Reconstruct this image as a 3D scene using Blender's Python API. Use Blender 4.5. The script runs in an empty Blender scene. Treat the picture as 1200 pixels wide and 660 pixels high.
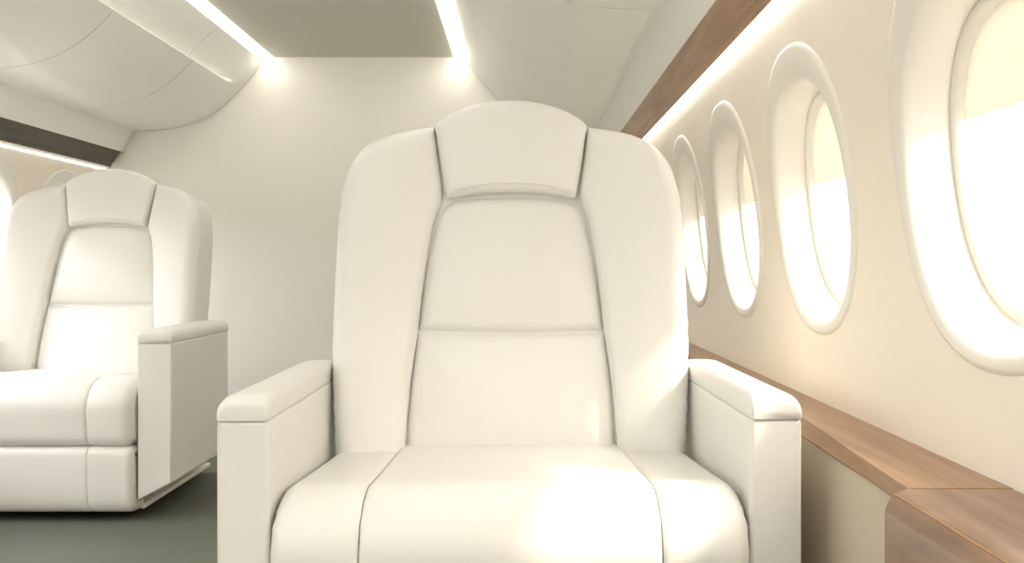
import bpy, bmesh, math, random
import numpy as np
from mathutils import Vector, Matrix

# ------------------------------------------------------------------ camera
E = 0.765            # eye height
F = 850.0            # focal length in pixels of the 1200 px frame
VX, VY = 612.0, 313.0
scn = bpy.context.scene
COL = scn.collection
cam_d = bpy.data.cameras.new('camera')
cam = bpy.data.objects.new('camera', cam_d)
COL.objects.link(cam)
cam_d.sensor_width = 36.0
cam_d.lens = F / 1200.0 * 36.0
cam_d.shift_x = -(VX - 600.0) / 1200.0
cam_d.shift_y = (VY - 330.0) / 1200.0
cam_d.clip_start = 0.02
cam.location = (0, 0, E)
cam.rotation_euler = (math.pi / 2, 0, 0)
scn.camera = cam

# ------------------------------------------------------------------ world, sun, daylight, added fill lights
w = bpy.data.worlds.new('sky'); scn.world = w; w.use_nodes = True
bg = w.node_tree.nodes['Background']
bg.inputs[0].default_value = (1.0, 0.985, 0.96, 1)
bg.inputs[1].default_value = 1.7
SUN_DIR = Vector((1.0, -0.50, 1.0))     # towards the sun
sd = bpy.data.lights.new('sun', 'SUN'); sun = bpy.data.objects.new('sun', sd); COL.objects.link(sun)
sd.energy = 4.0; sd.color = (1.0, 0.86, 0.66); sd.angle = math.radians(4)
sun.rotation_euler = SUN_DIR.to_track_quat('Z', 'Y').to_euler()

def area(name, loc, direction, sx, sy, power, color, spread=180):
    d = bpy.data.lights.new(name, 'AREA'); d.shape = 'RECTANGLE'
    d.size = sx; d.size_y = sy; d.energy = power; d.color = color
    d.spread = math.radians(spread)
    o = bpy.data.objects.new(name, d); COL.objects.link(o)
    o.location = loc
    o.rotation_euler = Vector(direction).to_track_quat('-Z', 'Y').to_euler()
    return o
CX = -0.80
P_RIGHT, P_LEFT, P_CEIL, P_REAR = 5.5, 9.0, 9.5, 4.5
WIN_Y = [0.865 + 0.47 * k for k in range(-4, 1)] + [0.905 + 0.47 * k for k in range(1, 6)]
WX_R, WX_L = 0.80, 2 * CX - 0.80
for i, y in enumerate(WIN_Y):
    area('daylight_right', (0.92, y, E + 0.46), (-1, 0, -0.75), 0.40, 0.34, P_RIGHT, (1.0, 0.92, 0.78))
    area('daylight_left', (2 * CX - 0.92, y, E + 0.46), (1, 0, -0.75), 0.40, 0.34, P_LEFT, (0.95, 0.98, 1.0))
area('overhead_fill_light', (CX + 0.25, -0.9, E + 1.0), (0.1, 0.35, -1), 1.0, 1.2, P_CEIL, (1.0, 0.985, 0.95))  # added area light behind the camera to brighten the seats, no fixture there

area('rear_fill_light', (CX + 0.1, -2.05, E - 0.15), (0, 1, 0.30), 1.7, 0.9, P_REAR, (1.0, 0.99, 0.96))  # added fill at the closed rear wall, lifts bins, bulkhead and seat fronts

scn.view_settings.view_transform = 'Standard'
scn.view_settings.look = 'None'
scn.view_settings.gamma = 1.0
scn.view_settings.use_curve_mapping = False
scn.view_settings.exposure = 0.78

# ------------------------------------------------------------------ materials
def srgb(r, g, b):
    f = lambda c: (c / 255.0 / 12.92) if c / 255.0 <= 0.04045 else ((c / 255.0 + 0.055) / 1.055) ** 2.4
    return (f(r), f(g), f(b), 1)

def mat(name, color, rough=0.5, bump=0.0, scale=200.0, var=0.03, coat=0.0, sheen=0.0, spec=0.5, emit=None, estr=0):
    m = bpy.data.materials.new(name); m.use_nodes = True
    nt = m.node_tree; b = nt.nodes['Principled BSDF']
    tc = nt.nodes.new('ShaderNodeTexCoord')
    n = nt.nodes.new('ShaderNodeTexNoise'); n.inputs['Scale'].default_value = 3.0
    n.inputs['Detail'].default_value = 3
    nt.links.new(tc.outputs['Object'], n.inputs['Vector'])
    mx = nt.nodes.new('ShaderNodeMix'); mx.data_type = 'RGBA'
    c2 = tuple(max(0, c * (1 - var)) for c in color[:3]) + (1,)
    mx.inputs[6].default_value = color; mx.inputs[7].default_value = c2
    nt.links.new(n.outputs['Fac'], mx.inputs[0])
    nt.links.new(mx.outputs[2], b.inputs['Base Color'])
    b.inputs['Roughness'].default_value = rough
    b.inputs['Specular IOR Level'].default_value = spec
    b.inputs['Coat Weight'].default_value = coat
    b.inputs['Coat Roughness'].default_value = 0.25
    b.inputs['Sheen Weight'].default_value = sheen
    if bump:
        n2 = nt.nodes.new('ShaderNodeTexNoise'); n2.inputs['Scale'].default_value = scale
        n2.inputs['Detail'].default_value = 4
        nt.links.new(tc.outputs['Object'], n2.inputs['Vector'])
        bp = nt.nodes.new('ShaderNodeBump'); bp.inputs['Strength'].default_value = bump
        bp.inputs['Distance'].default_value = 0.002
        nt.links.new(n2.outputs['Fac'], bp.inputs['Height'])
        nt.links.new(bp.outputs['Normal'], b.inputs['Normal'])
    if emit:
        b.inputs['Emission Color'].default_value = emit
        b.inputs['Emission Strength'].default_value = estr
    return m

def wood(name, ca, cb, cc, rough=0.35, stretch=(9, 0.9, 9), rot=(0, 0, 0), coat=0.25):
    m = bpy.data.materials.new(name); m.use_nodes = True
    nt = m.node_tree; b = nt.nodes['Principled BSDF']
    tc = nt.nodes.new('ShaderNodeTexCoord')
    mp = nt.nodes.new('ShaderNodeMapping')
    mp.inputs['Scale'].default_value = stretch; mp.inputs['Rotation'].default_value = rot
    nt.links.new(tc.outputs['Object'], mp.inputs['Vector'])
    n = nt.nodes.new('ShaderNodeTexNoise'); n.inputs['Scale'].default_value = 1.6
    n.inputs['Detail'].default_value = 6; n.inputs['Roughness'].default_value = 0.62
    n.inputs['Distortion'].default_value = 1.2
    nt.links.new(mp.outputs[0], n.inputs['Vector'])
    wv = nt.nodes.new('ShaderNodeTexNoise'); wv.inputs['Scale'].default_value = 14
    wv.inputs['Detail'].default_value = 5
    nt.links.new(mp.outputs[0], wv.inputs['Vector'])
    ad = nt.nodes.new('ShaderNodeMix'); ad.data_type = 'FLOAT'
    ad.inputs[0].default_value = 0.25
    nt.links.new(n.outputs['Fac'], ad.inputs[2]); nt.links.new(wv.outputs['Fac'], ad.inputs[3])
    cr = nt.nodes.new('ShaderNodeValToRGB')
    e = cr.color_ramp.elements
    e[0].position = 0.32; e[0].color = ca
    e[1].position = 0.68; e[1].color = cc
    k = e.new(0.5); k.color = cb
    nt.links.new(ad.outputs[0], cr.inputs[0])
    nt.links.new(cr.outputs[0], b.inputs['Base Color'])
    b.inputs['Roughness'].default_value = rough
    b.inputs['Coat Weight'].default_value = coat; b.inputs['Coat Roughness'].default_value = 0.2
    bp = nt.nodes.new('ShaderNodeBump'); bp.inputs['Strength'].default_value = 0.08
    bp.inputs['Distance'].default_value = 0.001
    nt.links.new(wv.outputs['Fac'], bp.inputs['Height']); nt.links.new(bp.outputs['Normal'], b.inputs['Normal'])
    return m

M = {}
M['leather'] = mat('cream_leather', srgb(231, 229, 224), 0.42, 0.10, 260, 0.02, coat=0.08)
M['piping'] = mat('leather_piping', srgb(220, 215, 202), 0.45)
M['shell'] = mat('seat_shell', srgb(228, 224, 213), 0.45)
M['plinth'] = mat('seat_plinth', srgb(120, 118, 108), 0.5)
M['wall'] = mat('wall_lining', srgb(252, 243, 230), 0.55, 0.03, 90, 0.015)
M['backwall'] = mat('bulkhead_lining', srgb(241, 237, 229), 0.6, 0.03, 90, 0.015)
M['bin'] = mat('bin_plastic', srgb(242, 242, 236), 0.30, 0.02, 60, 0.015)
M['ceil'] = mat('grey_ceiling_fabric', srgb(204, 203, 191), 0.7, 0.05, 200, 0.03)
M['carpet'] = mat('carpet', srgb(118, 121, 110), 0.95, 0.5, 500, 0.15, spec=0.1)
M['wood'] = wood('walnut', srgb(134, 100, 74), srgb(158, 122, 90), srgb(176, 141, 106))
M['woodtop'] = wood('walnut_cabinet', srgb(112, 86, 68), srgb(144, 114, 92), srgb(166, 136, 112), stretch=(5, 1.4, 5))
M['darkwood'] = wood('dark_olive_wood', srgb(60, 58, 44), srgb(76, 73, 57), srgb(90, 86, 68), rough=0.45)  # darker, greener tone than the right-hand band
M['palewood'] = mat('pale_wood_strip', srgb(196, 150, 102), 0.3)
M['panel'] = mat('ledge_panel', srgb(205, 192, 172), 0.5)
M['ring'] = mat('window_surround', srgb(246, 242, 233), 0.28, coat=0.3)
M['shade'] = mat('window_blind', srgb(250, 245, 234), 0.6)
_b = M['shade'].node_tree
_p = _b.nodes['Principled BSDF']; _t = _b.nodes.new('ShaderNodeBsdfTranslucent'); _t.inputs[0].default_value = (1, 0.97, 0.92, 1)
_m = _b.nodes.new('ShaderNodeMixShader'); _m.inputs[0].default_value = 0.16
_b.links.new(_p.outputs[0], _m.inputs[1]); _b.links.new(_t.outputs[0], _m.inputs[2])
_b.links.new(_m.outputs[0], _b.nodes['Material Output'].inputs[0])
M['led'] = mat('led_diffuser', (1, 0.95, 0.85, 1), 0.5, emit=(1.0, 0.95, 0.86, 1), estr=5.5)
M['ledw'] = mat('side_led_diffuser', (1, 0.97, 0.88, 1), 0.5, emit=(1.0, 0.95, 0.86, 1), estr=6.5)
g = bpy.data.materials.new('window_acrylic'); g.use_nodes = True
nt = g.node_tree; nt.nodes.remove(nt.nodes['Principled BSDF'])
tr = nt.nodes.new('ShaderNodeBsdfTransparent'); gl = nt.nodes.new('ShaderNodeBsdfGlossy')
gl.inputs['Roughness'].default_value = 0.05
mx = nt.nodes.new('ShaderNodeMixShader'); mx.inputs[0].default_value = 0.05
nt.links.new(tr.outputs[0], mx.inputs[1]); nt.links.new(gl.outputs[0], mx.inputs[2])
nt.links.new(mx.outputs[0], nt.nodes['Material Output'].inputs[0])
M['glass'] = g

# ------------------------------------------------------------------ helpers
def crisp(o, deg=35):
    e = o.modifiers.new('split', 'EDGE_SPLIT'); e.split_angle = math.radians(deg)

def link(name, me, m, parent=None, smooth=True):
    o = bpy.data.objects.new(name, me); COL.objects.link(o)
    if m is not None: me.materials.append(m)
    if smooth:
        for p in me.polygons: p.use_smooth = True
    if parent is not None: o.parent = parent
    return o

def mesh_from(name, vs, fs, m, parent=None, smooth=True):
    me = bpy.data.meshes.new(name)
    me.from_pydata([tuple(v) for v in vs], [], fs)
    bm = bmesh.new(); bm.from_mesh(me)
    bmesh.ops.remove_doubles(bm, verts=bm.verts, dist=1e-5)
    bmesh.ops.recalc_face_normals(bm, faces=bm.faces)
    bm.to_mesh(me); bm.free()
    return link(name, me, m, parent, smooth)

def empty(name, loc, rz, label, cat, group=None):
    o = bpy.data.objects.new(name, None); COL.objects.link(o)
    o.empty_display_size = 0.1
    o.location = loc; o.rotation_euler = (0, 0, rz)
    o['label'] = label; o['category'] = cat
    if group: o['group'] = group
    return o

def tag(o, label, cat, group=None):
    o['label'] = label; o['category'] = cat
    if group: o['group'] = group
    return o

def structure(o, label=None, cat=None):
    o['kind'] = 'structure'
    if label: o['label'] = label
    if cat: o['category'] = cat
    return o

def box_bm(bm, x0, x1, y0, y1, z0, z1):
    vs = [bm.verts.new((x, y, z)) for x in (x0, x1) for y in (y0, y1) for z in (z0, z1)]
    for f in ((0, 1, 3, 2), (4, 6, 7, 5), (0, 4, 5, 1), (2, 3, 7, 6), (0, 2, 6, 4), (1, 5, 7, 3)):
        bm.faces.new([vs[i] for i in f])
    return vs

def bm_obj(name, bm, m, parent=None, bevel=0.0, seg=3, smooth=True):
    bmesh.ops.recalc_face_normals(bm, faces=bm.faces)
    me = bpy.data.meshes.new(name); bm.to_mesh(me); bm.free()
    o = link(name, me, m, parent, smooth)
    if bevel:
        b = o.modifiers.new('bevel', 'BEVEL'); b.width = bevel; b.segments = seg; b.limit_method = 'ANGLE'
        b.angle_limit = math.radians(25); b.harden_normals = True
    return o

def box(name, x0, x1, y0, y1, z0, z1, m, parent=None, bevel=0.004, seg=3):
    bm = bmesh.new(); box_bm(bm, x0, x1, y0, y1, z0, z1)
    return bm_obj(name, bm, m, parent, bevel, seg)

def prism_y(name, prof, y0, y1, m, parent=None, bevel=0.0, seg=3):
    """closed polygon in (x, z) run along y"""
    bm = bmesh.new()
    a = [bm.verts.new((x, y0, z)) for x, z in prof]; b = [bm.verts.new((x, y1, z)) for x, z in prof]
    n = len(prof)
    bm.faces.new(a); bm.faces.new(b[::-1])
    for i in range(n): bm.faces.new((a[i], a[(i + 1) % n], b[(i + 1) % n], b[i]))
    return bm_obj(name, bm, m, parent, bevel, seg, smooth=bevel > 0)

def tube(name, pts, r, m, parent=None, n=8):
    pts = [Vector(p) for p in pts]; vs = []; fs = []
    up = Vector((0.13, 0.2, 1)).normalized()
    for i, p in enumerate(pts):
        t = (pts[min(i + 1, len(pts) - 1)] - pts[max(i - 1, 0)]).normalized()
        a = t.cross(up).normalized(); b = t.cross(a)
        for k in range(n):
            q = 2 * math.pi * k / n
            vs.append(p + a * (r * math.cos(q)) + b * (r * math.sin(q)))
    for i in range(len(pts) - 1):
        for k in range(n):
            fs.append((i * n + k, i * n + (k + 1) % n, (i + 1) * n + (k + 1) % n, (i + 1) * n + k))
    fs.append(tuple(range(n))); fs.append(tuple(range((len(pts) - 1) * n, len(pts) * n))[::-1])
    return mesh_from(name, vs, fs, m, parent)

def spline(pts, n=40):
    """Catmull-Rom through 2D points, resampled evenly by length"""
    P = [np.array(p, float) for p in pts]
    if len(P) == 2:
        return np.array([P[0] + (P[1] - P[0]) * t for t in np.linspace(0, 1, n)])
    P = [2 * P[0] - P[1]] + P + [2 * P[-1] - P[-2]]
    out = []
    for i in range(1, len(P) - 2):
        for t in np.linspace(0, 1, 24, endpoint=False):
            a, b, c, d = P[i - 1], P[i], P[i + 1], P[i + 2]
            out.append(0.5 * (2 * b + (c - a) * t + (2 * a - 5 * b + 4 * c - d) * t * t + (3 * b - a - 3 * c + d) * t ** 3))
    out.append(P[-2]); out = np.array(out)
    s = np.concatenate([[0], np.cumsum(np.linalg.norm(np.diff(out, axis=0), axis=1))])
    q = np.linspace(0, s[-1], n)
    return np.stack([np.interp(q, s, out[:, k]) for k in range(out.shape[1])], 1)

def pad(name, bottom, top, left, right, T, r, fmap, m, parent=None, dome=0.0, nu=44, nv=44, mirror=False, front_only=False):
    """upholstered pad: Coons patch of four edge curves, thickness T, edge roll r, crown dome; fmap(x, h, s) places it"""
    def cl(n):
        t = np.linspace(0, 1, n)
        return 0.5 - 0.5 * np.cos(np.pi * t) if n > 2 else t
    U, V = cl(nu), cl(nv)
    def soft(C, w=9):
        if w < 1: return C
        pre = 2 * C[0] - C[1:w + 1][::-1]; post = 2 * C[-1] - C[-w - 1:-1][::-1]
        E_ = np.concatenate([pre, C, post]); k = np.hanning(2 * w + 3)[1:-1]; k /= k.sum()
        return np.stack([np.convolve(E_[:, i], k, 'valid') for i in range(2)], 1)
    B, Tp, L, R = (soft(spline(c, 200)) for c in (bottom, top, left, right))
    def ev(C, t): 
        x = np.linspace(0, 1, len(C)); return np.stack([np.interp(t, x, C[:, 0]), np.interp(t, x, C[:, 1])], -1)
    uu, vv = np.meshgrid(U, V)
    b, t, l, q = ev(B, uu), ev(Tp, uu), ev(L, vv), ev(R, vv)
    u_, v_ = uu[..., None], vv[..., None]
    S = (1 - v_) * b + v_ * t + (1 - u_) * l + u_ * q - ((1 - u_) * (1 - v_) * B[0] + u_ * (1 - v_) * B[-1] + (1 - u_) * v_ * Tp[0] + u_ * v_ * Tp[-1])
    rs = r if isinstance(r, (tuple, list)) else (r, r, r, r)      # bottom, top, left, right
    H = None; dm = None
    for C_, r_ in zip((B, Tp, L, R), rs):
        d = np.sqrt(((S[:, :, None, :] - C_[None, None]) ** 2).sum(-1)).min(-1)
        k = np.clip(1 - d / r_, 0, 1)
        h_ = r_ * (1 - np.sqrt(np.clip(1 - k * k, 0, 1)))
        H = h_ if H is None else np.maximum(H, h_)
        dm = d if dm is None else np.minimum(dm, d)
    H = T - H; d = dm
    rr = d.max()
    H = H + dome * (1 - (1 - np.clip(d / rr, 0, 1)) ** 2.2)
    sgn = -1 if mirror else 1
    vs = []; fs = []
    for j in range(nv):
        for i in range(nu):
            vs.append(fmap(sgn * S[j, i, 0], H[j, i], S[j, i, 1]))
    for j in range(nv - 1):
        for i in range(nu - 1):
            a = j * nu + i; fs.append((a, a + 1, a + nu + 1, a + nu))
    # skirt and back
    ring = [i for i in range(nu)] + [j * nu + nu - 1 for j in range(1, nv)] + [(nv - 1) * nu + i for i in range(nu - 2, -1, -1)] + [j * nu for j in range(nv - 2, 0, -1)]
    n = len(ring); prev = ring
    for q in (0.85, 0.5, 0.1, 0.0):
        base = len(vs)
        for idx in ring:
            j, i = divmod(idx, nu)
            vs.append(fmap(sgn * S[j, i, 0], H[j, i] * q, S[j, i, 1]))
        cur = list(range(base, base + n))
        for k2 in range(n):
            fs.append((prev[k2], prev[(k2 + 1) % n], cur[(k2 + 1) % n], cur[k2]))
        prev = cur
    back = len(vs)
    for j in range(nv):
        for i in range(nu):
            vs.append(fmap(sgn * S[j, i, 0], 0.0, S[j, i, 1]))
    for j in range(nv - 1):
        for i in range(nu - 1):
            a = back + j * nu + i; fs.append((a, a + nu, a + nu + 1, a + 1))
    o = mesh_from(name, vs, fs, m, parent)
    o.data.set_sharp_from_angle(angle=math.radians(55))
    return o

# ------------------------------------------------------------------ cabin shell
Y0, Y1 = -2.2, 3.68
_zp = np.array([-0.765, -0.5, -0.256, 0.0, 0.2, 0.415, 0.48, 0.60])
_xp = np.array([0.520, 0.560, 0.575, 0.563, 0.542, 0.507, 0.495, 0.47])
_wf = np.polyfit(_zp, _xp, 3)
def wx(Z): return float(np.polyval(_wf, Z))        # right wall x at height Z relative to the eye
def side(x, sgn): return x if sgn > 0 else 2 * CX - x

box('floor', CX - 1.5, CX + 1.5, Y0 - 0.1, Y1 + 0.1, -0.05, 0.0, M['carpet'], bevel=0)
structure(bpy.data.objects['floor'], 'dark grey green carpet floor of the cabin', 'floor')
# back wall with cove at its top
bw = []
for t in np.linspace(0, 1, 2): pass
prof = [(Y1, 0.0), (Y1, E + 0.98)]
prof += [(Y1 - 0.03 * (1 - math.cos(a)), E + 0.98 + 0.09 * math.sin(a)) for a in np.linspace(0.15, math.pi / 2, 8)]
prof += [(Y1 + 0.12, E + 1.25), (Y1 + 0.12, 0.0)]
vs = []; fs = []
for x in (CX - 1.5, CX + 1.5):
    for y, z in prof: vs.append((x, y, z))
n = len(prof)
for i in range(n): fs.append((i, (i + 1) % n, n + (i + 1) % n, n + i))
fs.append(tuple(range(n))); fs.append(tuple(range(n, 2 * n))[::-1])
structure(mesh_from('wall_back', vs, fs, M['backwall'], smooth=False), 'plain cream bulkhead at the end of the cabin', 'wall')
box('wall_front', CX - 1.5, CX + 1.5, Y0 - 0.1, Y0, 0, E + 1.2, M['backwall'], bevel=0)
structure(bpy.data.objects['wall_front'])
# ceiling: centre panel plus roof above
bm = bmesh.new()
box_bm(bm, CX - 0.455, CX + 0.455, Y0, Y1 - 0.002, E + 1.06, E + 1.10)
bm_obj('ceiling', bm, M['ceil'], bevel=0.003)
structure(bpy.data.objects['ceiling'], 'flat grey ceiling panel between the two ceiling light strips', 'ceiling')
box('trim_3', CX - 1.5, CX + 1.5, Y0 - 0.1, Y1 + 0.1, E + 1.12, E + 1.2, M['ceil'], bevel=0)
structure(bpy.data.objects['trim_3'])

WB, WT = -0.765, 0.60
WCY, WCZ = 0.0, 0.145          # window centre height relative to eye
WA, WBB = 0.190, 0.275         # outer half width and half height
def sell(t, a, b, e=2.25):
    c, s = math.cos(t), math.sin(t)
    return a * math.copysign(abs(c) ** (2 / e), c), b * math.copysign(abs(s) ** (2 / e), s)
NT = 96
def ring_pts(a, b, dz=0.0):
    return [(p[0], p[1] + dz) for p in (sell(2 * math.pi * k / NT, a, b) for k in range(NT))]

DYL, DZL = 0.09, 0.03
def wy(sgn): return [y + (DYL if sgn < 0 else 0) for y in WIN_Y]
def build_wall(sgn, name):
    WIN_Y = wy(sgn); WCZ = 0.145 + (DZL if sgn < 0 else 0)
    vs = []; fs = []
    def V(y, z): vs.append((side(wx(z), sgn), y, E + z)); return len(vs) - 1
    ys = [WIN_Y[0] - 0.235] + [(a + b) / 2 for a, b in zip(WIN_Y, WIN_Y[1:])] + [WIN_Y[-1] + 0.235]
    zlo, zhi = -0.30, 0.56
    hole = ring_pts(WA - 0.012, WBB - 0.014)
    for wi_, yc in enumerate(WIN_Y):
        lo, hi = yc - ys[wi_], ys[wi_ + 1] - yc
        rings = []
        for f in np.linspace(0, 1, 7):
            row = []
            for (hy, hz) in hole:
                # rectangle point along the same angle
                sx = (hi if hy > 0 else lo) / max(abs(hy), 1e-6)
                cz = (zhi - WCZ) if hz > 0 else (WCZ - zlo)
                sz = cz / max(abs(hz), 1e-6); s = min(sx, sz)
                ry, rz = hy * s, hz * s
                row.append(V(yc + hy + (ry - hy) * f, WCZ + hz + (rz - hz) * f))
            rings.append(row)
        for a, b in zip(rings, rings[1:]):
            for k in range(NT): fs.append((a[k], a[(k + 1) % NT], b[(k + 1) % NT], b[k]))
        # corners of the cell
        for (qy, qz) in ((1, 1), (-1, 1), (-1, -1), (1, -1)):
            rz_ = zhi if qz > 0 else zlo
            hq = hi if qy > 0 else lo
            best = None
            row = rings[-1]
            for k in range(NT):
                p, q = vs[row[k]], vs[row[(k + 1) % NT]]
                on = lambda v: (abs(abs(v[1] - yc) - hq) < 1e-5, abs(v[2] - E - rz_) < 1e-5)
                if (on(p)[0] != on(q)[0]) and (p[1] - yc) * qy > 0 and (p[2] - E - WCZ) * qz > 0:
                    best = k
            if best is not None:
                c = V(yc + qy * hq, rz_)
                fs.append((row[best], row[(best + 1) % NT], c))
    def strip(za, zb, ya, yb, n=10):
        z = np.linspace(za, zb, n)
        for i in range(n - 1):
            fs.append((V(ya, z[i]), V(yb, z[i]), V(yb, z[i + 1]), V(ya, z[i + 1])))
    strip(WB, zlo, Y0, Y1 + 0.02); strip(zhi, 0.66, Y0, Y1 + 0.02, 3)
    strip(zlo, zhi, Y0, ys[0], 14); strip(zlo, zhi, ys[-1], Y1 + 0.02, 14)
    o = mesh_from(name, vs, fs, M['wall'])
    s = o.modifiers.new('solid', 'SOLIDIFY'); s.thickness = 0.012
    s.offset = 0
    crisp(o)
    return o
structure(build_wall(1, 'wall_right'), 'cream sunlit side wall with the row of oval windows', 'wall')
structure(build_wall(-1, 'wall_left'), 'cream side wall behind the far seat', 'wall')

def build_window(sgn, yc, n, zb):
    WCZ = 0.145 + (DZL if sgn < 0 else 0)
    # surround: (a, b, dz, protrusion into the cabin)
    prof = [(WA, WBB, 0, -0.004), (WA - 0.001, WBB - 0.001, 0, 0.005), (WA - 0.004, WBB - 0.005, 0, 0.010), (WA - 0.009, WBB - 0.012, -0.001, 0.012),
            (WA - 0.019, WBB - 0.030, -0.012, 0.011), (WA - 0.027, WBB - 0.042, -0.019, 0.009), (WA - 0.031, WBB - 0.048, -0.021, 0.004),
            (WA - 0.033, WBB - 0.052, -0.022, -0.006), (WA - 0.041, WBB - 0.062, -0.017, -0.030), (WA - 0.049, WBB - 0.070, -0.012, -0.052), (WA - 0.049, WBB - 0.07, -0.012, -0.058)]
    def ringmesh(prof, name, m, parent, close=False):
        vs = []; fs = []
        for a, b, dz, p in prof:
            for (y, z) in ring_pts(a, b, WCZ + dz):
                vs.append((side(wx(z) - p, sgn), yc + y, E + z))
        for i in range(len(prof) - 1):
            for k in range(NT):
                fs.append((i * NT + k, i * NT + (k + 1) % NT, (i + 1) * NT + (k + 1) % NT, (i + 1) * NT + k))
        if close: fs.append(tuple(range(NT)))
        return mesh_from(name, vs, fs, m, parent)
    top = ringmesh(prof, 'window_%d' % n, M['ring'], None)
    s = top.modifiers.new('solid', 'SOLIDIFY'); s.thickness = 0.003; s.offset = -1
    crisp(top, 50)
    # inner bezel
    bz = [(WA - 0.048, WBB - 0.069, -0.012, -0.050), (WA - 0.052, WBB - 0.073, -0.012, -0.047), (WA - 0.060, WBB - 0.082, -0.012, -0.050), (WA - 0.062, WBB - 0.085, -0.012, -0.060), (WA - 0.062, WBB - 0.085, -0.012, -0.075)]
    ringmesh(bz, 'window_frame', M['ring'], top)
    # pane
    a, b = WA - 0.058, WBB - 0.080
    vs = []; fs = []
    for f in np.linspace(0, 1, 6)[1:]:
        for (y, z) in ring_pts(a * f, b * f, WCZ - 0.012):
            vs.append((side(wx(z) + 0.074, sgn), yc + y, E + z))
    vs.append((side(wx(WCZ - 0.012) + 0.074, sgn), yc, E + WCZ - 0.012)); c = len(vs) - 1
    for k in range(NT): fs.append((k, (k + 1) % NT, c))
    for i in range(4):
        for k in range(NT): fs.append((i * NT + k, i * NT + (k + 1) % NT, (i + 1) * NT + (k + 1) % NT, (i + 1) * NT + k))
    mesh_from('pane', vs, fs, M['glass'], top)
    # blind drawn part way: a curved sheet clipped to the opening
    vs = []; fs = []
    bb = WBB - 0.078; aa = WA - 0.056
    zs = np.linspace(zb, WCZ - 0.012 + bb * 0.999, 26)
    rows = []
    for z in zs:
        q = min(1.0, abs((z - WCZ + 0.012) / bb)); hwid = aa * (1 - q ** 2.25) ** (1 / 2.25)
        row = []
        for t in np.linspace(-1, 1, 9):
            vs.append((side(wx(z) + 0.063, sgn), yc + hwid * t, E + z)); row.append(len(vs) - 1)
        rows.append(row)
    for r0, r1 in zip(rows, rows[1:]):
        for k in range(8): fs.append((r0[k], r0[k + 1], r1[k + 1], r1[k]))
    me = mesh_from('blind', vs, fs, M['shade'], top)
    s = me.modifiers.new('solid', 'SOLIDIFY'); s.thickness = 0.003
    crisp(me)
    structure(top)
    return top
k = 0
for sgn in (1, -1):
    for yc in wy(sgn):
        k += 1
        build_window(sgn, yc, k, 0.17 if (sgn > 0 and yc > 1.2) else 0.20 if (sgn > 0 and yc > 0.7) else 0.30)

# side profile: half width from the cabin centre, height over the eye
BIN = [(0.63, 0.900), (0.70, 0.828), (0.81, 0.750), (0.92, 0.712), (1.03, 0.697), (1.10, 0.693), (1.150, 0.693)]
BIN_C = spline(BIN, 40)
COVE = spline([(0.515, 1.042), (0.555, 0.985), (0.605, 0.925)], 10)
COVE_IN = spline([(0.515, 1.042), (0.590, 0.985), (0.650, 0.915)], 10)
VAL = [(1.150, 0.693), (1.165, 0.690), (1.171, 0.681), (1.2185, 0.590), (1.222, 0.584)]
SEAMS = [-2.19, -1.65, -1.05, -0.45, 0.15, 0.75, 1.35, 1.95, 2.54, 3.15, 3.678]

def sweep_panel(name, ya, yb, sgn, m, parent, off=0.0):
    ys = [ya]
    ny = 24 if yb > 3.5 else 4
    ys = np.linspace(ya, yb, ny)
    vs = []; fs = []; nprof = None
    for y in ys:
        f = min(1, max(0, (3.60 - y) / 0.13)); f = f * f * (3 - 2 * f) * (1 if sgn < 0 else 0)
        cove = [tuple(c0 * (1 - f) + c1 * f) for c0, c1 in zip(COVE, COVE_IN)]
        # blend the step into the smooth shape near the bulkhead
        lip = [(0.642 * f + 0.612 * (1 - f), 0.908 * f + 0.917 * (1 - f)), (0.632 * f + 0.620 * (1 - f), 0.904 * f + 0.909 * (1 - f))]
        P = cove + lip + [tuple(p) for p in BIN_C]
        nprof = len(P)
        for hw, z in P:
            vs.append((CX + sgn * hw, y, E + z))
    for i in range(len(ys) - 1):
        for k in range(nprof - 1):
            fs.append((i * nprof + k, i * nprof + k + 1, (i + 1) * nprof + k + 1, (i + 1) * nprof + k))
    o = mesh_from(name, vs, fs, m, parent)
    s = o.modifiers.new('solid', 'SOLIDIFY'); s.thickness = 0.006; s.offset = -1 if sgn > 0 else 1
    # thickness goes away from the cabin: checked against the panel normals
    nrm = sum((p.normal for p in o.data.polygons), Vector())
    s.offset = -1 if (nrm.x * sgn < 0) else 1
    crisp(o)
    return o

def overhead(sgn, label):
    t = empty('overhead_bin', (0, 0, 0), 0, label, 'overhead bin', 'overhead bins along both sides')
    for a, b in zip(SEAMS, SEAMS[1:]):
        sweep_panel('bin_panel', a + 0.0018, b - 0.0018, sgn, M['bin'], t)
    vs = []; fs = []
    for y in (Y0 + 0.01, Y1 - 0.003):
        for hw, z in [(1.1505, 0.700)] + VAL + [(1.222, 0.592)]: vs.append((CX + sgn * hw, y, E + z))
    nv = len(vs) // 2
    for k in range(nv - 1): fs.append((k, k + 1, nv + k + 1, nv + k))
    o = mesh_from('valance', vs, fs, M['bin'], t); sd_ = o.modifiers.new('solid', 'SOLIDIFY'); sd_.thickness = 0.004; sd_.offset = 0
    crisp(o)
    # core behind the panels
    pts = [(0.535, 1.075)] + [(p[0] + 0.012, p[1] + 0.012) for p in COVE_IN[1:]] + [(p[0] + 0.010, p[1] + 0.012) for p in BIN_C[2:]] + [(1.16, 0.708), (1.176, 0.700), (1.232, 0.602), (1.26, 0.62), (1.26, 1.075)]
    prism_y('bin_core', [(CX + sgn * x, E + z) for x, z in pts], Y0 + 0.01, Y1 - 0.004, M['plinth'], t)
    return t
overhead(1, 'pale curved overhead bin over the sunlit window wall on the right')
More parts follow.
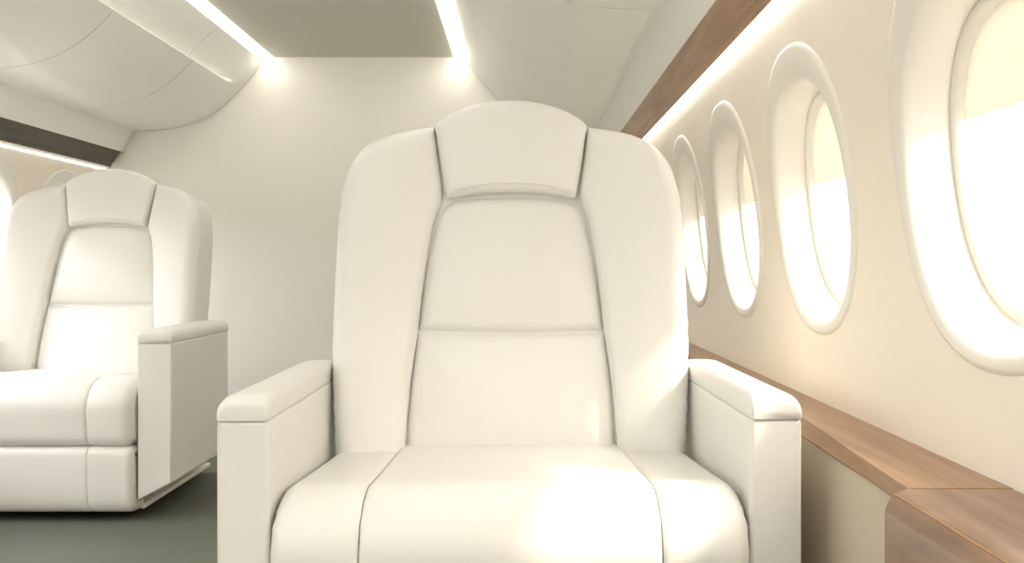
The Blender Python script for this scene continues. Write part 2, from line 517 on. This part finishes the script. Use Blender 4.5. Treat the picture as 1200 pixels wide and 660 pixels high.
overhead(-1, 'pale curved overhead bin with thin panel seams at upper left above the far seat')

# wood bands (trim) and light strips
def band(sgn, name, m, label):
    P = [(1.222, 0.584), (1.2545, 0.529), (1.2565, 0.526), (1.2585, 0.528), (1.2705, 0.503), (1.275, 0.502), (1.282, 0.507), (1.282, 0.600), (1.240, 0.600)]
    o = prism_y(name, [(CX + sgn * x, E + z) for x, z in P], Y0 + 0.01, Y1 - 0.03, m, bevel=0.0015, seg=2)
    structure(o, label, 'trim')
band(1, 'trim_1', M['wood'], 'walnut band running above the side windows on the right')
band(-1, 'trim_2', M['darkwood'], 'dark olive wood band at far left above the far seat')

def side_light(sgn, label, k=1.0):
    t = empty('light_strip', (CX + sgn * 1.28, Y1 - 0.03, E + 0.49), 0, label, 'light', None)
    P = [(1.2915 - 0.0205 * k, 0.4815 + 0.017 * k), (1.2915, 0.4815), (1.2935, 0.485), (1.2940 - 0.018 * k, 0.485 + 0.0165 * k)]
    o = prism_y('diffuser', [(sgn * (x - 1.28), z - 0.49) for x, z in P], Y0 + 0.01 - (Y1 - 0.03), 0, M['ledw'], t)
    P = [(1.2915, 0.4795), (1.2945, 0.4785), (1.2945, 0.485), (1.2925, 0.485)]
    prism_y('rail', [(sgn * (x - 1.28), z - 0.49) for x, z in P], Y0 + 0.01 - (Y1 - 0.03), 0, M['palewood'], t)
side_light(1, 'glowing light strip under the walnut band above the right windows')
side_light(-1, 'thin glowing light strip under the dark band at far left', 0.38)
def ceil_light(sgn, label, w=0.513):
    t = empty('light_strip', (CX + sgn * 0.485, Y1 - 0.004, E + 1.05), 0, label, 'light', None)
    P = [(0.458, 1.057), (w, 1.040), (w + 0.003, 1.046), (0.460, 1.063)]
    prism_y('diffuser', [(sgn * (x - 0.485), z - 1.05) for x, z in P], Y0 + 0.01 - Y1, 0, M['led'], t)
    P = [(0.4555, 1.0635), (0.4555, 1.072), (0.512, 1.060), (0.512, 1.042), (w + 0.0045, 1.0405), (w + 0.0035, 1.0475)]
    prism_y('housing', [(sgn * (x - 0.485), z - 1.05) for x, z in P], Y0 + 0.01 - Y1, 0, M['ceil'], t)
ceil_light(1, 'bright ceiling light strip on the right edge of the grey ceiling panel', 0.508)
ceil_light(-1, 'bright ceiling light strip on the left edge of the grey ceiling panel', 0.5065)

# ------------------------------------------------------------------ side ledge and cabinet
LZ = E - 0.256
CY = 0.838
t = empty('side_ledge', (0.52, 1.8, 0), 0, 'long walnut topped ledge under the windows beside the near seat', 'ledge')
def fx(y): return float(np.interp(y, [CY, 0.95, 1.10, 1.25, 1.6, Y1], [0.447, 0.455, 0.467, 0.478, 0.482, 0.482]))
vs = []; fs = []
ysl = list(np.linspace(CY + 0.001, 1.7, 24)) + [2.2, 2.8, Y1 - 0.002]
for y in ysl:
    f = fx(y) 
    f2 = min(f, 0.456 + max(0, (f - 0.462)) * 0.6)
    xw = wx(-0.256) - 0.0065
    P = [(f + 0.003, LZ), (xw, LZ), (xw, LZ - 0.026), (f2 + 0.02, LZ - 0.026), (f2 + 0.002, LZ - 0.026), (f2, LZ - 0.023), (f, LZ - 0.004), (f + 0.0008, LZ - 0.001)]
    for x, z in P: vs.append((x - 0.52, y - 1.8, z))
n = 8
for i in range(len(ysl) - 1):
    for k in range(n): fs.append((i * n + k, i * n + (k + 1) % n, (i + 1) * n + (k + 1) % n, (i + 1) * n + k))
fs.append(tuple(range(n))[::-1]); fs.append(tuple(range((len(ysl) - 1) * n, len(ysl) * n)))
o = mesh_from('ledge_top', vs, fs, M['wood'], t, smooth=False)
vs = []; fs = []
for y in ysl:
    f = fx(y); f2 = min(f, 0.456 + max(0, (f - 0.462)) * 0.6) + 0.008
    for x, z in ((f2, LZ - 0.0262), (f2, 0.0), (f2 + 0.02, 0.0), (f2 + 0.02, LZ - 0.0262)): vs.append((x - 0.52, y - 1.8, z))
for i in range(len(ysl) - 1):
    for k in range(4): fs.append((i * 4 + k, i * 4 + (k + 1) % 4, (i + 1) * 4 + (k + 1) % 4, (i + 1) * 4 + k))
fs.append((0, 1, 2, 3)); fs.append(tuple(range(len(vs) - 4, len(vs)))[::-1])
mesh_from('side_panel', vs, fs, M['panel'], t, smooth=False)

t = empty('side_cabinet', (0.50, CY, 0), 0, 'rounded walnut cabinet in the lower right corner nearer than the ledge', 'cabinet')
r = 0.030
xl = 0.418; xr = wx(-0.3) - 0.008
P = [(xl, 0.0), (xl, LZ - r)] + [(xl + r - r * math.cos(a), LZ - r + r * math.sin(a)) for a in np.linspace(0.12, math.pi / 2, 12)] + [(xr, LZ), (xr, 0.0)]
P2 = []
for x, z in P:
    P2.append((x - 0.50, z))
P2[-1] = (0.495 - 0.50, 0.0); P2.insert(-1, (0.522 - 0.50, 0.12))
cab = prism_y('cabinet_body', P2, -0.9 - CY, -0.0005, M['woodtop'], t, bevel=0.0012, seg=2)
a = math.radians(52)
cx_, cz_ = xl + r - r * math.cos(a) - 0.5, LZ - r + r * math.sin(a)
tube('pale_edge_strip', [(cx_, -0.9 - CY + 0.001, cz_), (cx_, -0.002, cz_)], 0.0011, M['palewood'], t, n=8)  # thin paler line along the rounded top edge

# ------------------------------------------------------------------ seat
ARM_F = 1.08                    # distance from the camera to the front of the near seat's arms
KR = 0.17                       # recline
BY0, BZ0 = 1.47, E - 0.385      # foot of the backrest face
def bp(px, py):
    """photo pixel on the near seat's reclined back face -> (x, s) on that face"""
    hx = (px - 599.0)
    Z0 = BZ0 - E
    Y = (BY0 - KR * Z0) / (1 + KR * (py - VY) / F)
    Z = -(py - VY) * Y / F
    return (hx * Y / F, (Z - Z0) * math.sqrt(1 + KR * KR))
NRM = math.sqrt(1 + KR * KR)
def back_map(depth0, wing=0.0):
    """h measured forward from the plane depth0 behind the face"""
    def f(x, h, s):
        e = h - depth0
        dy = KR / NRM * s - e / NRM
        dz = s / NRM + e * KR / NRM
        fw = wing * max(0.0, abs(x) - 0.13) ** 1.5
        x *= 1 - (0.022 if wing else 0) * (1 - math.exp(-(max(0.0, abs(x) - 0.13) / 0.06) ** 2))
        return (x, BY0 - ARM_F + dy - fw, BZ0 + dz)
    return f

def build_seat(label, loc, rz, arm_w):
    T = empty('passenger_seat', loc, rz, label, 'seat', None)
    L = M['leather']
    # --- centre of the backrest
    fm = back_map(0.060)
    c = lambda *a: [bp(*p) for p in a]
    mir = lambda pts: [(-x, s) for x, s in pts]
    ul = c((489, 388), (494, 345), (502, 295), (511, 258), (521, 240), (533, 233.5))
    ur = mir(ul)
    top = [ul[-1]] + c((560, 230.5), (599, 229)) + mir(c((560, 230.5))) + [ur[-1]]
    pad('upper_back_cushion', [ul[0]] + c((599, 390)) + [ur[0]], top, ul, ur, 0.060, 0.020, fm, L, T, dome=0.016)
    ll = c((475, 560), (477, 500), (482, 440), (488.5, 390.5))
    lr = mir(ll)
    pad('lower_back_cushion', [ll[0], lr[0]], [ll[-1]] + c((599, 391.5)) + [lr[-1]], ll, lr, 0.060, 0.016, fm, L, T, dome=0.014)
    # --- headrest
    hl = c((524, 233), (519, 205), (514.5, 175), (510.5, 150))
    hr = mir(hl)
    ht = [hl[-1]] + c((520, 141), (545, 129), (572, 122.5), (599, 120.5)) + mir(c((572, 122.5), (545, 129), (520, 141))) + [hr[-1]]
    hb = [hl[0]] + c((560, 227.5), (599, 225.5)) + mir(c((560, 227.5))) + [hr[0]]
    h = pad('headrest', hb, ht, hl, hr, 0.085, 0.014, back_map(0.062), L, T, dome=0.010)
    # lower roll of the headrest
    rb = c((538, 229), (562, 222.5), (599, 220.5)); rb = rb + mir(rb[:-1][::-1])
    pts = [back_map(0.062)(x, 0.0885, s + 0.004) for x, s in spline(rb, 30)]
    tube('stitch_line', pts, 0.0016, L, h)
    # --- wings
    wi = c((472, 560), (474, 500), (480, 440), (488, 388), (493, 345), (501, 290), (508, 258), (517, 238))
    wi2 = c((519, 232), (515.5, 205), (511.5, 178), (508, 147))
    inner = wi + wi2
    outer = c((400, 560), (395, 500), (392.5, 420), (395, 340), (398, 280), (402, 235), (408, 208), (419, 184), (434, 168.5), (458, 157), (484, 150.5), (505, 147.2))
    wt = c((505, 147.2), (508, 147))
    for mm in (False, True):
        pad('back_wing', [outer[0], inner[0]], wt, outer, inner, 0.150, (0.02, 0.002, 0.042, 0.018), back_map(0.133, 0.55), L, T, dome=0.010, mirror=mm, nu=48, nv=90)
        vs = []
    # --- lining that shows at the bottom of the seams
    fl = c((440, 560), (445, 480), (452, 380), (462, 280), (470, 200), (478, 163))
    pad('back_lining', [fl[0], mir(fl)[0]], [fl[-1], mir(fl)[-1]], fl, mir(fl), 0.0575, 0.01, back_map(0.068), L, T, nu=20, nv=24)
    # --- shell behind
    ol = c((404, 600), (397, 500), (394.5, 420), (397, 340), (400, 280), (404, 235), (411, 208), (422, 186))
    ot = c((422, 186), (437, 170), (461, 159), (490, 151), (520, 143), (550, 130), (575, 124), (599, 122)); ot = ot + mir(ot[:-1][::-1])
    def shellmap(x, h, s):
        f = back_map(0.0)(x, 0, s)
        e = 0.105 + h
        return (f[0] * 0.90, f[1] + e / NRM - 0.015, f[2] - e * KR / NRM * 0.2 - 0.02 * s)
    pad('back_shell', [ol[0], mir(ol)[0]], ot, ol, mir(ol), 0.085, 0.05, shellmap, M['shell'], T, nu=36, nv=44)

    # --- seat: profile path in (y, z), outer surface
    def path_pts(zb, zf, y_front, drop, rad):
        pts = [(0.47, zb)]
        for a in np.linspace(0.0, 1.0, 8)[1:]:
            y = 0.47 + (y_front + rad - 0.47) * a
            pts.append((y, zb + (zf - zb) * (a ** 1.2)))
        for a in np.linspace(0, math.pi / 2, 9)[1:]:
            pts.append((y_front + rad - rad * math.sin(a), zf - rad + rad * math.cos(a)))
        pts.append((y_front + 0.004, drop + 0.05)); 
        for a in np.linspace(0, math.pi / 2, 6):
            pts.append((y_front + 0.005 + 0.035 * (1 - math.cos(a)), drop + 0.035 - 0.035 * math.sin(a)))
        pts.append((y_front + 0.09, drop))
        return spline(pts, 160)
    def pathmap(C, Th):
        d = np.gradient(C, axis=0); d /= np.linalg.norm(d, axis=1)[:, None]
        N = np.stack([d[:, 1], -d[:, 0]], 1)          # left-hand normal
        if N[0, 1] < 0: N = -N
        ln = np.concatenate([[0], np.cumsum(np.linalg.norm(np.diff(C, axis=0), axis=1))])
        def f(x, h, s):
            y = np.interp(s, ln, C[:, 0]); z = np.interp(s, ln, C[:, 1])
            ny = np.interp(s, ln, N[:, 0]); nz = np.interp(s, ln, N[:, 1])
            return (x, y + ny * (h - Th), z + nz * (h - Th))
        return f, ln[-1]
    zb, zf = E - 0.366, E - 0.338
    C = path_pts(zb, zf, -0.030, 0.228, 0.085)
    fm, ln = pathmap(C, 0.045)
    pad('seat_cushion', [(-0.221, 0), (0.221, 0)], [(-0.221, ln), (0.221, ln)], [(-0.221, 0), (-0.221, ln)], [(0.221, 0), (0.221, ln)], 0.045, (0.02, 0.02, 0.008, 0.008), fm, L, T, dome=0.005, nu=40, nv=90)
    C = path_pts(zb - 0.007, zf, -0.030, 0.228, 0.085)
    fm, ln = pathmap(C, 0.045)
    for mm in (False, True):
        pad('seat_bolster', [(-0.354, 0), (-0.2225, 0)], [(-0.354, ln), (-0.2225, ln)], [(-0.354, 0), (-0.354, ln)], [(-0.2225, 0), (-0.2225, ln)], 0.045, (0.02, 0.02, 0.030, 0.006), fm, L, T, dome=0.004, mirror=mm, nu=30, nv=90)
    # --- base block and leg rest
    box('seat_base', -0.345, 0.345, 0.035, 0.50, 0.040, 0.34, M['shell'], T, bevel=0.02)
    pts = [(-0.012, 0.224), (-0.020, 0.212), (-0.022, 0.19), (-0.022, 0.14), (-0.019, 0.08), (-0.010, 0.045), (0.010, 0.026), (0.05, 0.0225)]
    C = spline([(0.03, 0.2265), (0.0, 0.2265)] + pts, 100)
    d = np.gradient(C, axis=0); d /= np.linalg.norm(d, axis=1)[:, None]
    Nn = np.stack([d[:, 1], -d[:, 0]], 1)
    ln = np.concatenate([[0], np.cumsum(np.linalg.norm(np.diff(C, axis=0), axis=1))])
    def fm(x, h, s):
        ny, nz = np.interp(s, ln, Nn[:, 0]), np.interp(s, ln, Nn[:, 1])
        y, z = np.interp(s, ln, C[:, 0]), np.interp(s, ln, C[:, 1])
        return (x, y + ny * (h - 0.03), z + nz * (h - 0.03))
    for xa, xb, ra, rb_ in ((-0.354, -0.2208, 0.02, 0.004), (-0.2204, 0.2204, 0.004, 0.004), (0.2208, 0.354, 0.004, 0.02)):
        pad('leg_rest_panel', [(xa, 0), (xb, 0)], [(xa, ln[-1]), (xb, ln[-1])], [(xa, 0), (xa, ln[-1])], [(xb, 0), (xb, ln[-1])], 0.03, (0.008, 0.008, ra, rb_), fm, L, T, nu=24, nv=50)
    box('base_plate', -0.358, 0.358, 0.045, 0.52, 0.0225, 0.038, M['shell'], T, bevel=0.004)
    box('plinth', -0.28, 0.28, 0.10, 0.48, 0.0, 0.0222, M['plinth'], T, bevel=0.003)
    # --- arms
    for sg in (-1, 1):
        xi, xo = 0.359, 0.359 + arm_w
        zt = E - 0.2285
        bm = bmesh.new()
        y0, y1 = 0.0, 0.42
        vals = [(xi, 0.060), (xo, 0.115), (xo, zt), (xi, zt)]
        A = [bm.verts.new((sg * x, y0, z)) for x, z in vals]
        Bv = [bm.verts.new((sg * x, y1, z)) for x, z in vals]
        bm.faces.new(A); bm.faces.new(Bv[::-1])
        for i in range(4): bm.faces.new((A[i], A[(i + 1) % 4], Bv[(i + 1) % 4], Bv[i]))
        arm = bm_obj('armrest', bm, L, T, bevel=0.007, seg=4)
        # cap: rounded section with a rolled front
        sec = []
        hw = arm_w / 2 - 0.0005
        prof2 = [(-0.97, 0.0), (-1.0, 0.003)]
        ro, ri, ch = 0.021, 0.013, 0.038
        prof2 += [(-(hw - ro + ro * math.cos(a)) / hw, ch - 0.002 - ro + ro * math.sin(a)) for a in np.linspace(0.08, math.pi / 2, 9)]
        prof2 += [(-0.2, ch - 0.0005), (0.2, ch)]
        prof2 += [((hw - ri + ri * math.cos(a)) / hw, ch - ri + ri * math.sin(a)) for a in np.linspace(math.pi / 2, 0.08, 8)]
        prof2 += [(1.0, 0.003), (0.97, 0.0)]
        vs = []; fs = []; nn = len(prof2)
        ysec = [(-0.001, 0.02, 0.3), (-0.003, 0.35, 0.3), (-0.0025, 0.55, 0.5)]
        stations = []
        for a in np.linspace(0, math.pi / 2, 12):
            stations.append((0.040 * (1 - math.sin(a)) ** 1.0 - 0.002, math.cos(a)))
        stations = stations[::-1]            # (y, factor): y from -0.002 up
        st = []
        for a in np.linspace(0, math.pi / 2, 12):
            yy = -0.003 + 0.024 * (1 - math.cos(a)); fz = 0.52 + 0.48 * math.sin(a)
            st.append((yy, fz))
        st.append((0.10, 1.0)); st.append((0.30, 1.0)); st.append((0.41, 1.0)); st.append((0.422, 0.9))
        for yy, fz in st:
            tp = 1.0
            for u, z in prof2:
                zz = z * fz; tp = 1 - 0.10 * ((1 - fz) / 0.48) ** 2 if yy < 0.05 else 1.0
                vs.append((sg * (xi + arm_w / 2 + u * hw * -1 * tp), yy, zt + 0.0005 + zz))
        for i in range(len(st) - 1):
            for k in range(nn - 1): fs.append((i * nn + k, i * nn + k + 1, (i + 1) * nn + k + 1, (i + 1) * nn + k))
            fs.append((i * nn + nn - 1, i * nn, (i + 1) * nn, (i + 1) * nn + nn - 1))
        fs.append(tuple(range(nn))[::-1]); fs.append(tuple(range((len(st) - 1) * nn, len(st) * nn)))
        cp = mesh_from('arm_cap', vs, fs, L, arm)
        # piping round the front face
        tube('piping', [(sg * (xo - 0.004), 0.0005, 0.12), (sg * (xo - 0.004), 0.0005, zt - 0.004)], 0.0012, M['piping'], arm)
    return T

near = build_seat('large cream leather seat in the centre, nearest the camera', (-0.0153 * ARM_F, ARM_F, 0), math.atan(0.0153), 0.078)
far = build_seat('cream leather seat at far left, set further back beside the bulkhead', (-1.517, 2.18, 0), 0, 0.105)
